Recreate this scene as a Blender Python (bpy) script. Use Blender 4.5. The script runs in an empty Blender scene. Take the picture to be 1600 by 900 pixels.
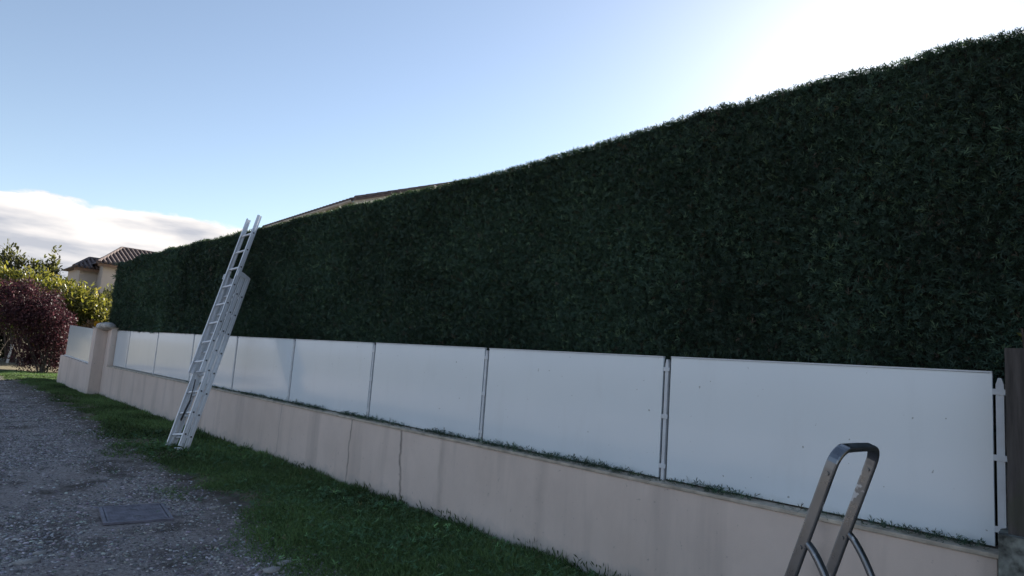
import bpy, bmesh, math, random
import numpy as np
from mathutils import Vector, Matrix
rad = math.radians
random.seed(4); RNG = np.random.default_rng(7)
S = bpy.context.scene
C = S.collection

# ------------------------------------------------------------------ camera
CAMH = 1.6
R3 = np.array([[0.7172, -0.1350, -0.6837], [-0.6930, -0.0361, -0.7200], [0.0725, 0.9902, -0.1195]])
u, _, vt = np.linalg.svd(R3); R3 = u @ vt
cam_data = bpy.data.cameras.new('camera'); cam = bpy.data.objects.new('camera', cam_data); C.objects.link(cam)
cam.matrix_world = Matrix([list(R3[0]) + [0], list(R3[1]) + [0], list(R3[2]) + [CAMH], [0, 0, 0, 1]])
cam_data.sensor_width = 36.0; cam_data.lens = 36.0 * 1006 / 1600
cam_data.clip_start = 0.05; cam_data.clip_end = 3000
S.camera = cam
S.render.resolution_x, S.render.resolution_y = 1024, 576

# ------------------------------------------------------------------ sky, sun, exposure
SUN_EL, SUN_AZ = rad(25.0), rad(73.5)          # azimuth counted from +Y towards +X
SUNV = Vector((math.sin(SUN_AZ) * math.cos(SUN_EL), math.cos(SUN_AZ) * math.cos(SUN_EL), math.sin(SUN_EL)))
W = bpy.data.worlds.new('World'); S.world = W; W.use_nodes = True
def build_world():
    nt = W.node_tree; nt.nodes.clear(); N = nt.nodes.new; L = nt.links.new
    out = N('ShaderNodeOutputWorld'); bg = N('ShaderNodeBackground'); bg.inputs['Strength'].default_value = 0.064
    sky = N('ShaderNodeTexSky'); sky.sky_type = 'NISHITA'; sky.sun_disc = False
    sky.sun_elevation = SUN_EL; sky.sun_rotation = SUN_AZ
    sky.altitude = 200; sky.air_density = 1.0; sky.dust_density = 0.25; sky.ozone_density = 1.4
    tc = N('ShaderNodeTexCoord')
    sep = N('ShaderNodeSeparateXYZ'); L(tc.outputs['Generated'], sep.inputs[0])
    mp = N('ShaderNodeMapping'); mp.inputs['Scale'].default_value = (1, 1, 2.6); L(tc.outputs['Generated'], mp.inputs[0])
    n1 = N('ShaderNodeTexNoise'); n1.inputs['Scale'].default_value = 8.0; n1.inputs['Detail'].default_value = 7; n1.inputs['Roughness'].default_value = .58
    L(mp.outputs[0], n1.inputs['Vector'])
    # cloud bank low over the horizon: cover where z + noise stays below the bank's top
    a = N('ShaderNodeMath'); a.operation = 'MULTIPLY_ADD'; a.inputs[1].default_value = -0.06; L(n1.outputs[0], a.inputs[0]); L(sep.outputs[2], a.inputs[2])
    rmp = N('ShaderNodeMapRange'); rmp.interpolation_type = 'SMOOTHSTEP'
    rmp.inputs['From Min'].default_value = 0.134; rmp.inputs['From Max'].default_value = 0.1405
    rmp.inputs['To Min'].default_value = 1.0; rmp.inputs['To Max'].default_value = 0.0
    L(a.outputs[0], rmp.inputs['Value'])
    # light and dark billows inside the cloud
    mp2 = N('ShaderNodeMapping'); mp2.inputs['Scale'].default_value = (1, 1, 5); mp2.inputs['Location'].default_value = (3, 1, 2); L(tc.outputs['Generated'], mp2.inputs[0])
    n2 = N('ShaderNodeTexNoise'); n2.inputs['Scale'].default_value = 8; n2.inputs['Detail'].default_value = 6; L(mp2.outputs[0], n2.inputs['Vector'])
    cr = N('ShaderNodeValToRGB'); cr.color_ramp.elements[0].position = .36; cr.color_ramp.elements[0].color = (.52, .54, .60, 1)
    cr.color_ramp.elements[1].position = .62; cr.color_ramp.elements[1].color = (.98, .93, .90, 1); zz = N('ShaderNodeMath'); zz.operation = 'MULTIPLY_ADD'; zz.inputs[1].default_value = 2.6; L(sep.outputs[2], zz.inputs[0]); n2b = N('ShaderNodeMath'); n2b.operation = 'ADD'; n2b.inputs[1].default_value = -.33; L(n2.outputs[0], n2b.inputs[0]); L(n2b.outputs[0], zz.inputs[2]); L(zz.outputs[0], cr.inputs[0])
    cs = N('ShaderNodeVectorMath'); cs.operation = 'SCALE'; cs.inputs['Scale'].default_value = 6.2; L(cr.outputs[0], cs.inputs[0])
    ad = N('ShaderNodeMix'); ad.data_type = 'RGBA'; L(rmp.outputs[0], ad.inputs[0]); hs = N('ShaderNodeHueSaturation'); hs.inputs['Saturation'].default_value = .86; L(sky.outputs[0], hs.inputs['Color']); L(hs.outputs[0], ad.inputs[6]); L(cs.outputs[0], ad.inputs[7])
    L(ad.outputs[2], bg.inputs[0]); L(bg.outputs[0], out.inputs[0])
build_world()
sd = bpy.data.lights.new('sun', 'SUN'); sd.energy = 5.0; sd.angle = rad(.53); sd.color = (1, .93, .82)
sun = bpy.data.objects.new('sun', sd); C.objects.link(sun); sun.rotation_euler = (-SUNV).to_track_quat('-Z', 'Y').to_euler(); sun.location = (30, 10, 20)
S.view_settings.view_transform = 'Standard'; S.view_settings.look = 'None'; S.view_settings.gamma = 1
S.view_settings.use_curve_mapping = False
S.view_settings.exposure = 1.52
S.render.engine = 'CYCLES'

# ------------------------------------------------------------------ helpers
def tag(o, label=None, cat=None, group=None, kind=None):
    for k, v in (('label', label), ('category', cat), ('group', group), ('kind', kind)):
        if v: o[k] = v
    return o
def empty(name, loc=(0, 0, 0), label=None, cat=None, group=None):
    o = bpy.data.objects.new(name, None); C.objects.link(o); o.location = loc; o.empty_display_size = .1
    return tag(o, label, cat, group)
def link(name, me, mat, parent=None):
    o = bpy.data.objects.new(name, me); C.objects.link(o)
    if mat and not me.materials: me.materials.append(mat)
    if parent:
        o.parent = parent; o.matrix_parent_inverse = parent_matrix(parent).inverted()
    return o
def parent_matrix(p):
    m = p.matrix_basis.copy()
    if p.parent: m = parent_matrix(p.parent) @ p.matrix_parent_inverse @ m
    return m
def bobj(name, bm, mat, parent=None, smooth=False):
    bmesh.ops.recalc_face_normals(bm, faces=bm.faces)
    me = bpy.data.meshes.new(name); bm.to_mesh(me); bm.free()
    if smooth: me.polygons.foreach_set('use_smooth', [True] * len(me.polygons))
    return link(name, me, mat, parent)
def box(bm, x0, x1, y0, y1, z0, z1, bev=0.0, M=None):
    vs = [bm.verts.new(v) for v in ((x0,y0,z0),(x1,y0,z0),(x1,y1,z0),(x0,y1,z0),(x0,y0,z1),(x1,y0,z1),(x1,y1,z1),(x0,y1,z1))]
    fs = [bm.faces.new([vs[i] for i in q]) for q in ((0,3,2,1),(4,5,6,7),(0,1,5,4),(1,2,6,5),(2,3,7,6),(3,0,4,7))]
    if bev:
        es = list({e for f in fs for e in f.edges})
        r = bmesh.ops.bevel(bm, geom=es, offset=bev, segments=2, affect='EDGES', profile=.6)
        vs = list({v for f in r['faces'] for v in f.verts} | {v for v in vs if v.is_valid})
    if M is not None: bmesh.ops.transform(bm, matrix=M, verts=vs)
    return vs
def boxo(name, mat, parent, *a, bev=0.0, M=None):
    bm = bmesh.new(); box(bm, *a, bev=bev, M=M); return bobj(name, bm, mat, parent)
def prism(bm, pts, off):
    """closed polygon (3d points) extruded along off"""
    a = [bm.verts.new(p) for p in pts]; b = [bm.verts.new(Vector(p) + Vector(off)) for p in pts]
    n = len(pts); bm.faces.new(a); bm.faces.new(b[::-1])
    for i in range(n): bm.faces.new((a[i], a[(i+1) % n], b[(i+1) % n], b[i]))
def tube(bm, path, prof, up=None, cap=True):
    """sweep a closed profile [(u,v)] along a path; up fixes the v axis"""
    path = [Vector(p) for p in path]; n = len(path); rings = []
    for i, p in enumerate(path):
        t = (path[min(i+1, n-1)] - path[max(i-1, 0)]).normalized()
        upv = Vector(up) if up is not None else (Vector((0,0,1)) if abs(t.z) < .9 else Vector((1,0,0)))
        s = t.cross(upv).normalized(); v = s.cross(t).normalized()
        rings.append([bm.verts.new(p + s*a + v*b) for a, b in prof])
    m = len(prof)
    for i in range(n-1):
        for j in range(m):
            bm.faces.new((rings[i][j], rings[i][(j+1) % m], rings[i+1][(j+1) % m], rings[i+1][j]))
    if cap: bm.faces.new(rings[0][::-1]); bm.faces.new(rings[-1])
def circ(r, n=8): return [(r*math.cos(2*math.pi*i/n), r*math.sin(2*math.pi*i/n)) for i in range(n)]
def rrect(w, h, r=.003):
    o = []
    for cx, cy, a0 in ((w/2-r, h/2-r, 0), (-w/2+r, h/2-r, 90), (-w/2+r, -h/2+r, 180), (w/2-r, -h/2+r, 270)):
        for k in (0, 45, 90): o.append((cx + r*math.cos(rad(a0+k)), cy + r*math.sin(rad(a0+k))))
    return o
_lat = RNG.random((64, 64, 64)).astype(np.float32)
def vnoise(P):
    """smooth lattice noise in -1..1 on an (n,3) array"""
    P = np.asarray(P, np.float64); i = np.floor(P).astype(int); f = P - i; f = f*f*(3-2*f); o = 0
    for dx in (0, 1):
        for dy in (0, 1):
            for dz in (0, 1):
                w = (f[:,0] if dx else 1-f[:,0]) * (f[:,1] if dy else 1-f[:,1]) * (f[:,2] if dz else 1-f[:,2])
                o = o + w * _lat[(i[:,0]+dx) % 64, (i[:,1]+dy) % 64, (i[:,2]+dz) % 64]
    return o*2 - 1
def npmesh(name, V, F, col=None, smooth=False):
    """V (n,3), F (m,k) all faces the same size"""
    me = bpy.data.meshes.new(name); V = np.ascontiguousarray(V, np.float32); F = np.ascontiguousarray(F, np.int32)
    me.vertices.add(len(V)); me.vertices.foreach_set('co', V.ravel())
    m, k = F.shape; me.loops.add(m*k); me.loops.foreach_set('vertex_index', F.ravel())
    me.polygons.add(m); me.polygons.foreach_set('loop_start', np.arange(0, m*k, k, dtype=np.int32))
    if smooth: me.polygons.foreach_set('use_smooth', np.ones(m, bool))
    me.update(calc_edges=True)
    if col is not None:
        at = me.color_attributes.new('tint', 'FLOAT_COLOR', 'POINT')
        c4 = np.ones((len(V), 4), np.float32); c4[:, :3] = col; at.data.foreach_set('color', c4.ravel())
    return me
def unit(a): return a / np.maximum(np.linalg.norm(a, axis=1, keepdims=True), 1e-9)
def scatter(name, tv, tf, P, D, U, scale, col, smooth=False):
    """place template (tv verts, tf faces; x along D, z about U) at every P"""
    D = unit(D); Sx = unit(np.cross(U, D)); Z = np.cross(D, Sx); n, k = len(P), len(tv)
    sc = np.broadcast_to(np.asarray(scale, float).reshape(n, -1), (n, 3)) if np.ndim(scale) else np.full((n, 3), scale)
    V = (P[:, None, :] + D[:, None, :]*(tv[None, :, 0]*sc[:, None, 0].reshape(n, 1))[..., None]
         + Sx[:, None, :]*(tv[None, :, 1]*sc[:, None, 1].reshape(n, 1))[..., None]
         + Z[:, None, :]*(tv[None, :, 2]*sc[:, None, 2].reshape(n, 1))[..., None]).reshape(-1, 3)
    F = (tf[None] + (np.arange(n)*k)[:, None, None]).reshape(-1, tf.shape[1])
    return npmesh(name, V, F, np.repeat(col, k, axis=0) if col is not None else None, smooth)
def rhombs(specs):
    """leaf blades: (base xyz, direction angle in plane, length, width, lift)"""
    tv, tf = [], []
    for (bx, by, bz, ang, ln, wd, lift) in specs:
        c, s = math.cos(rad(ang)), math.sin(rad(ang)); k = len(tv)
        tv += [(bx, by, bz), (bx + c*ln*.5 - s*wd/2, by + s*ln*.5 + c*wd/2, bz + lift*.45),
               (bx + c*ln, by + s*ln, bz + lift), (bx + c*ln*.5 + s*wd/2, by + s*ln*.5 - c*wd/2, bz + lift*.45)]
        tf += [(k, k+1, k+2, k+3)]
    return np.array(tv), np.array(tf)
SPRAY = rhombs([(0,0,0,4,1,.10,.2), (.12,0,.01,36,.65,.10,-.06), (.2,0,.01,-40,.62,.10,.14), (.5,0,.05,30,.48,.09,.16)])
SPRAY_LOW = rhombs([(0,0,0,0,1,.14,.15), (.1,0,.01,36,.8,.13,-.05), (.15,0,.01,-34,.75,.13,.12)])
LEAF = (np.array([(0,0,0), (.3,.19,.05), (.72,.16,.04), (1,0,-.06), (.72,-.16,.04), (.3,-.19,.05), (.5,0,-.02)]), np.array([(0,6,1),(1,6,2),(2,6,3),(3,6,4),(4,6,5),(5,6,0)]))
SMALL = rhombs([(0,0,0,0,1,.5,.08)])

# ------------------------------------------------------------------ materials
MATS = {}
def nodes(name):
    m = bpy.data.materials.new(name); m.use_nodes = True; MATS[name] = m
    nt = m.node_tree; b = nt.nodes['Principled BSDF']
    return m, nt, b
def noise(nt, scale, detail=5, rough=.55, stretch=None, loc=(0, 0, 0), coord='Object'):
    tc = nt.nodes.new('ShaderNodeTexCoord'); n = nt.nodes.new('ShaderNodeTexNoise')
    n.inputs['Scale'].default_value = scale; n.inputs['Detail'].default_value = detail; n.inputs['Roughness'].default_value = rough
    mp = nt.nodes.new('ShaderNodeMapping'); mp.inputs['Location'].default_value = loc
    if stretch: mp.inputs['Scale'].default_value = stretch
    nt.links.new(tc.outputs[coord], mp.inputs[0]); nt.links.new(mp.outputs[0], n.inputs['Vector'])
    return n.outputs[0]
def ramp(nt, fac, stops):
    r = nt.nodes.new('ShaderNodeValToRGB'); e = r.color_ramp.elements
    while len(e) < len(stops): e.new(.5)
    for x, (p, c) in zip(e, stops): x.position = p; x.color = (*c, 1) if len(c) == 3 else c
    nt.links.new(fac, r.inputs[0]); return r.outputs[0]
def g(v): return (v, v, v)
def mix(nt, fac, a, b, mode='MIX'):
    m = nt.nodes.new('ShaderNodeMix'); m.data_type = 'RGBA'; m.blend_type = mode
    for s, v in ((0, fac), (6, a), (7, b)):
        if hasattr(v, 'links'): nt.links.new(v, m.inputs[s])
        else: m.inputs[s].default_value = v if s == 0 else (*v, 1)
    return m.outputs[2]
def math_(nt, op, a, b=None, c=None, clamp=False):
    m = nt.nodes.new('ShaderNodeMath'); m.operation = op; m.use_clamp = clamp
    for i, v in enumerate((a, b, c)):
        if v is None: continue
        if hasattr(v, 'links'): nt.links.new(v, m.inputs[i])
        else: m.inputs[i].default_value = v
    return m.outputs[0]
def bump(nt, b, h, strength=.3, dist=.01):
    n = nt.nodes.new('ShaderNodeBump'); n.inputs['Strength'].default_value = strength; n.inputs['Distance'].default_value = dist
    nt.links.new(h, n.inputs['Height']); nt.links.new(n.outputs[0], b.inputs['Normal'])
def plain(name, col, rough=.6, metal=0., var=.15, scale=6., bmp=0., bscale=60., spec=.5):
    m, nt, b = nodes(name)
    n = noise(nt, scale); lo = tuple(c*(1-var) for c in col); hi = tuple(min(1, c*(1+var)) for c in col)
    nt.links.new(ramp(nt, n, [(.3, lo), (.7, hi)]), b.inputs['Base Color'])
    b.inputs['Roughness'].default_value = rough; b.inputs['Metallic'].default_value = metal; b.inputs['Specular IOR Level'].default_value = spec
    if bmp: bump(nt, b, noise(nt, bscale, 6), bmp, .004)
    return m
def leafmat(name, trans=.35, rough=.5, tcol=(1.0, 1.0, .45), spec=.3):
    m, nt, b = nodes(name)
    at = nt.nodes.new('ShaderNodeAttribute'); at.attribute_name = 'tint'
    nt.links.new(at.outputs['Color'], b.inputs['Base Color']); b.inputs['Roughness'].default_value = rough; b.inputs['Specular IOR Level'].default_value = spec
    tr = nt.nodes.new('ShaderNodeBsdfTranslucent'); tm = mix(nt, 1.0, at.outputs['Color'], tcol, 'MULTIPLY'); nt.links.new(tm, tr.inputs[0])
    ms = nt.nodes.new('ShaderNodeMixShader'); ms.inputs[0].default_value = trans
    out = nt.nodes['Material Output']; nt.links.new(b.outputs[0], ms.inputs[1]); nt.links.new(tr.outputs[0], ms.inputs[2]); nt.links.new(ms.outputs[0], out.inputs[0])
    return m
M_leaf = leafmat('leaf', .5); M_glossy_leaf = leafmat('glossy_leaf', .55, .35, (1.35, 1.22, .5), .5); M_conifer = leafmat('conifer_leaf', .18, .6, (1.3, 1.2, .4), .25)
M_purple = leafmat('purple_leaf', .4, .5, (1.0, .75, .85))
M_grass = leafmat('grass_blade', .2, .6, (1.1, 1.1, .5), .2)
M_bark = plain('bark', (.075, .058, .045), .9, var=.4, scale=14, bmp=.6)
M_core = plain('hedge_shade_core', (.018, .022, .014), .95, var=.5, scale=9)  # near-black tone paints the shade deep inside the hedge

def mat_render():
    m, nt, b = nodes('beige_render')
    big = ramp(nt, noise(nt, .9, 4), [(.3, (.68, .56, .475)), (.7, (.77, .645, .56))])
    # vertical run stains and rising damp with ragged edges
    st = ramp(nt, noise(nt, 2.4, 5, .6, (1, 1, .10)), [(.50, g(0)), (.74, g(1))])
    c = mix(nt, math_(nt, 'MULTIPLY', st, .55), big, (.38, .32, .28))
    tc = nt.nodes.new('ShaderNodeTexCoord'); sp = nt.nodes.new('ShaderNodeSeparateXYZ'); nt.links.new(tc.outputs['Object'], sp.inputs[0])
    nz = noise(nt, 5, 6, .65)
    damp = math_(nt, 'ADD', math_(nt, 'MULTIPLY', sp.outputs[2], -5.5), math_(nt, 'MULTIPLY_ADD', nz, 2.2, -.12), clamp=True)
    c = mix(nt, math_(nt, 'MULTIPLY', damp, .6), c, (.38, .38, .36))
    bl = ramp(nt, noise(nt, 2.2, 8, .7, (1, 1, .7), (8, 8, 3)), [(.42, g(0)), (.66, g(1))]); c = mix(nt, math_(nt, 'MULTIPLY', bl, .22), c, (.48, .40, .35))
    # a few splash specks and scuffs
    spk = ramp(nt, noise(nt, 26, 2, .5, loc=(4, 2, 9)), [(.70, g(0)), (.76, g(1))])
    c = mix(nt, math_(nt, 'MULTIPLY', spk, .35), c, (.2, .17, .15))
    # two cracks/joints with dirty run-off, wandering in y with height
    wob = math_(nt, 'MULTIPLY_ADD', noise(nt, 3.0, 4, .6, (0, 0, 1)), .16, -.08)
    for y0, w, k, lean in ((6.02, .03, 1.0, .13), (7.12, .022, .8, .0), (9.1, .018, .5, -.02), (5.3, .05, .2, .05), (3.9, .09, .2, 0), (1.55, .12, .45, .02), (12.3, .04, .2, .02)):
        yy = math_(nt, 'ADD', sp.outputs[1], wob); yy = math_(nt, 'MULTIPLY_ADD', sp.outputs[2], -lean, yy)
        d = math_(nt, 'ABSOLUTE', math_(nt, 'SUBTRACT', yy, y0 - lean*.5))
        f = math_(nt, 'SUBTRACT', 1.0, math_(nt, 'DIVIDE', d, w), clamp=True)
        f = math_(nt, 'MULTIPLY', f, math_(nt, 'MULTIPLY', math_(nt, 'MULTIPLY_ADD', nz, 1.6, -.1, True), k))
        c = mix(nt, f, c, (.10, .085, .075))
    nt.links.new(c, b.inputs['Base Color']); b.inputs['Roughness'].default_value = .92; b.inputs['Specular IOR Level'].default_value = .2
    bump(nt, b, noise(nt, 140, 4), .35, .003)
    return m
M_render = mat_render()
M_coping = plain('coping_mortar', (.46, .40, .32), .9, var=.3, scale=9, bmp=.5)
def mat_panel():
    m, nt, b = nodes('white_coated_panel')
    base = ramp(nt, noise(nt, .8, 3), [(.3, (.72, .79, .82)), (.7, (.77, .835, .86))])
    dirt = ramp(nt, noise(nt, 3.0, 6, .6, (1, 1, .25), (2, 7, 1)), [(.55, g(0)), (.8, g(1))])
    c = mix(nt, math_(nt, 'MULTIPLY', dirt, .18), base, (.45, .47, .45))
    tc = nt.nodes.new('ShaderNodeTexCoord'); sp = nt.nodes.new('ShaderNodeSeparateXYZ'); nt.links.new(tc.outputs['Object'], sp.inputs[0])
    al = math_(nt, 'ADD', math_(nt, 'MULTIPLY_ADD', sp.outputs[2], -9, 7.9), math_(nt, 'MULTIPLY_ADD', noise(nt, 7, 6, .65), 1.8, -.9), clamp=True)
    c = mix(nt, math_(nt, 'MULTIPLY', al, .4), c, (.34, .37, .30))
    spk = ramp(nt, noise(nt, 30, 1.5, .5, loc=(1, 5, 3)), [(.765, g(0)), (.785, g(1))])
    c = mix(nt, math_(nt, 'MULTIPLY', spk, .55), c, (.12, .14, .12))
    nt.links.new(c, b.inputs['Base Color']); b.inputs['Roughness'].default_value = .2; b.inputs['IOR'].default_value = 1.55; b.inputs['Coat Weight'].default_value = .7; b.inputs['Coat Roughness'].default_value = .08
    bump(nt, b, noise(nt, 1.3, 2), .10, .02)
    return m
M_panel = mat_panel()
M_post = plain('white_post_paint', (.62, .65, .67), .35, var=.08, scale=12)
def mat_alu(name, col, rough, paint=0):
    m, nt, b = nodes(name)
    c = ramp(nt, noise(nt, 8, 6, .6, (1, 1, .2) if not paint else None), [(.3, tuple(x*.8 for x in col)), (.7, col)])
    met = .35
    if paint:
        sp = ramp(nt, noise(nt, 13, 5, .6, loc=(2.2, 5, 1)), [(.60, g(0)), (.63, g(1))]); c = mix(nt, sp, c, (.55, .56, .56))
        br = ramp(nt, noise(nt, 17, 5, .6, loc=(7, 1, 3)), [(.68, g(0)), (.72, g(1))]); c = mix(nt, br, c, (.12, .115, .11))
        mm = math_(nt, 'MULTIPLY', .92, math_(nt, 'SUBTRACT', 1.0, math_(nt, 'MAXIMUM', sp, br))); nt.links.new(mm, b.inputs['Metallic'])
    else: b.inputs['Metallic'].default_value = met
    nt.links.new(c, b.inputs['Base Color'])
    r = ramp(nt, noise(nt, 22, 4), [(.3, g(rough*.8)), (.7, g(min(1, rough*1.3)))]); nt.links.new(r, b.inputs['Roughness'])
    return m
M_alu = mat_alu('brushed_aluminium', (.84, .86, .88), .45); M_alu_old = mat_alu('paint_splashed_aluminium', (.24, .255, .27), .30, 1)
M_black = plain('black_plastic', (.02, .02, .022), .5, scale=20)
M_iron = plain('cast_iron', (.19, .18, .21), .6, .15, var=.35, scale=11, bmp=.5)
M_tile = plain('clay_tile', (.125, .09, .08), .85, var=.45, scale=5, bmp=.4)
M_fascia = plain('painted_fascia', (.50, .42, .34), .6, var=.12, scale=3)
M_gutter = plain('beige_gutter', (.46, .40, .34), .45, var=.12, scale=3)
M_wood = plain('brown_soffit_board', (.22, .13, .08), .7, var=.3, scale=7)
M_house = plain('pale_house_render', (.60, .57, .53), .9, var=.06, scale=1.2, bmp=.2)
M_house2 = plain('cream_house_render', (.55, .47, .40), .9, var=.06, scale=1.2, bmp=.2)
M_glass = plain('dark_window_glass', (.03, .035, .045), .1, scale=1)
M_concrete = plain('mossy_concrete', (.16, .17, .15), .95, var=.85, scale=16, bmp=.9, bscale=30)
M_stone = plain('pale_stone', (.33, .31, .29), .9, var=.3, scale=16, bmp=.6)
M_lichen = plain('lichen_stone', (.45, .42, .38), .95, var=.6, scale=9, bmp=.8, bscale=25)
def mat_oldwood():
    m, nt, b = nodes('weathered_timber')
    c = ramp(nt, noise(nt, 9, 7, .65, (1, 1, .07)), [(.36, (.025, .022, .02)), (.66, (.13, .115, .105))])
    mo = ramp(nt, noise(nt, 3.2, 5, .6, loc=(3, 3, 3)), [(.5, g(0)), (.68, g(1))]); c = mix(nt, math_(nt, 'MULTIPLY', mo, .6), c, (.05, .06, .025))
    nt.links.new(c, b.inputs['Base Color']); b.inputs['Roughness'].default_value = .95; bump(nt, b, noise(nt, 16, 6, .6, (1, 1, .08)), .8, .01)
    return m
M_oldwood = mat_oldwood()
def mat_ground():
    m, nt, b = nodes('earth')
    c = ramp(nt, noise(nt, 7, 8, .65), [(.3, (.13, .115, .08)), (.55, (.20, .175, .125)), (.75, (.12, .13, .06))])
    nt.links.new(c, b.inputs['Base Color']); b.inputs['Roughness'].default_value = 1.0; b.inputs['Specular IOR Level'].default_value = .1
    bump(nt, b, noise(nt, 22, 8, .7), .8, .03); return m
def mat_lane():
    m, nt, b = nodes('gravel_lane')
    c = ramp(nt, noise(nt, 34, 8, .8), [(.32, (.15, .13, .125)), (.5, (.38, .335, .315)), (.68, (.62, .55, .515))])
    big = ramp(nt, noise(nt, 1.6, 6, .62), [(.38, (.36, .35, .33)), (.52, (1, 1, 1))]); c = mix(nt, 1.0, c, big, 'MULTIPLY')
    red = ramp(nt, noise(nt, 1.1, 4, .5, loc=(5, 2, 1)), [(.55, g(0)), (.7, g(1))]); c = mix(nt, math_(nt, 'MULTIPLY', red, .3), c, (.14, .085, .075))
    tc = nt.nodes.new('ShaderNodeTexCoord'); sp = nt.nodes.new('ShaderNodeSeparateXYZ'); nt.links.new(tc.outputs['Object'], sp.inputs[0])
    e = math_(nt, 'MULTIPLY_ADD', noise(nt, 3.5, 6, .65), 2.2, math_(nt, 'MULTIPLY_ADD', sp.outputs[0], 1.6, -4.6), True)
    c = mix(nt, math_(nt, 'MULTIPLY', e, .8), c, (.085, .075, .055))
    nt.links.new(c, b.inputs['Base Color']); b.inputs['Roughness'].default_value = .97; b.inputs['Specular IOR Level'].default_value = .15
    bump(nt, b, noise(nt, 42, 6, .75), 1.0, .03); return m
M_ground = mat_ground(); M_lane = mat_lane()
def mat_pebble():
    m, nt, b = nodes('pebble'); at = nt.nodes.new('ShaderNodeAttribute'); at.attribute_name = 'tint'
    nt.links.new(at.outputs['Color'], b.inputs['Base Color']); b.inputs['Roughness'].default_value = .9; return m
M_pebble = mat_pebble()

# ------------------------------------------------------------------ ground, lane
def edge_x(Y):          # where grass gives way to gravel
    return np.interp(Y, [0, 4.4, 6.8, 12, 18, 22, 26, 31], [2.35, 2.4, 2.52, 2.62, 2.95, 3.05, 2.7, 2.3])
def ground_z(X, Y):     # gentle unevenness of the verge, flat on the lane
    P = np.stack([X*.9, Y*.9, X*0], 1)
    v = np.clip((X - edge_x(Y) + .2)/.8, 0, 1) * np.clip((4.2 - X)/.4, 0, 1)
    return v*(.035 + .03*vnoise(P)) + .012*vnoise(P*3.1 + 5)
def sheet(name, mat, xs, ys, fn, kind='structure'):
    X, Y = np.meshgrid(xs, ys); X, Y = X.ravel(), Y.ravel(); V = np.stack([X, Y, fn(X, Y)], 1)
    nx, ny = len(xs), len(ys); i, j = np.meshgrid(np.arange(nx-1), np.arange(ny-1)); a = (j*nx + i).ravel()
    o = link(name, npmesh(name, V, np.stack([a, a+1, a+1+nx, a+nx], 1), smooth=True), mat); o['kind'] = kind; return o
bm = bmesh.new()
# one sheet to the horizon, finely divided near the wall
xs = np.concatenate([[-900, -200, -40, -10], np.arange(-3, 5.0, .16), [7, 12, 40, 200, 900]])
ys = np.concatenate([[-900, -200, -40, -8], np.arange(-2, 32, .16), [36, 45, 80, 250, 1200]])
sheet('ground', M_ground, xs, ys, lambda X, Y: np.where((X > -3) & (X < 5) & (Y > -2) & (Y < 32), ground_z(X, Y), 0) - .006)
# gravel lane with a ragged verge; unseen far side widened to bounce light
ly = np.concatenate([[-30, -12], np.arange(-4, 30, .12), [34, 45]]); lt = np.linspace(0, 1, 34)
rag = edge_x(ly) + .22 + .16*vnoise(np.stack([ly*1.3, ly*0, ly*0], 1)) + .08*vnoise(np.stack([ly*4.1, ly*0+3, ly*0], 1))
LV = np.array([((-13 + (r + 13)*(1-(1-t)**2)), y, 0) for y, r in zip(ly, rag) for t in lt]); LV[:, 2] = ground_z(LV[:, 0], LV[:, 1]) + .004
nx = len(lt); i, j = np.meshgrid(np.arange(nx-1), np.arange(len(ly)-1)); a = (j*nx + i).ravel()
lane = link('gravel_lane', npmesh('gravel_lane', LV, np.stack([a, a+1, a+1+nx, a+nx], 1), smooth=True), M_lane); lane['kind'] = 'structure'

# ------------------------------------------------------------------ garden wall with coping and pillars
WX = 4.22                        # road face of the wall
wall = empty('garden_wall', (WX, 10, 0), 'long low beige rendered wall carrying the white fence', 'wall')
boxo('wall_body', M_render, wall, WX, WX+.24, .70, 19.68, -.1, .800, bev=.006)
cpv = bmesh.new(); box(cpv, WX-.014, WX+.25, .69, 19.66, .802, .826, bev=.005)
cop = bobj('coping', cpv, M_coping, wall)
pil = boxo('end_pillar', M_render, wall, WX-.003, WX+.34, 19.685, 20.11, -.1, 1.80, bev=.008)
boxo('pillar_cap', M_coping, wall, WX-.02, WX+.36, 19.668, 20.12, 1.803, 1.835, bev=.006)
wing = empty('wing_wall', (4.0, 22, 0), 'short sunlit beige wall beyond the pillar with one white panel', 'wall')
wb = bmesh.new(); prism(wb, [(3.97, 20.5, -.1), (3.97, 24.65, -.1), (3.97, 24.65, .90), (3.97, 20.5, .79)], (.22, 0, 0)); bobj('wall_body', wb, M_render, wing)
boxo('pillar', M_render, wing, 3.95, 4.36, 20.13, 20.52, -.1, 1.79, bev=.008)
boxo('pillar_cap', M_coping, wing, 3.93, 4.38, 20.115, 20.54, 1.793, 1.82, bev=.006)
wp = bmesh.new(); prism(wp, [(4.04, 20.56, .82), (4.04, 24.30, .92), (4.04, 24.30, 1.86), (4.04, 20.56, 1.765)], (.02, 0, 0)); bobj('panel', wp, M_panel, wing)
wp = bmesh.new(); prism(wp, [(4.022, 20.53, .805), (4.022, 24.36, .905), (4.022, 24.36, .93), (4.022, 20.53, .83)], (.05, 0, 0)); bobj('panel_rail', wp, M_post, wing)
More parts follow.
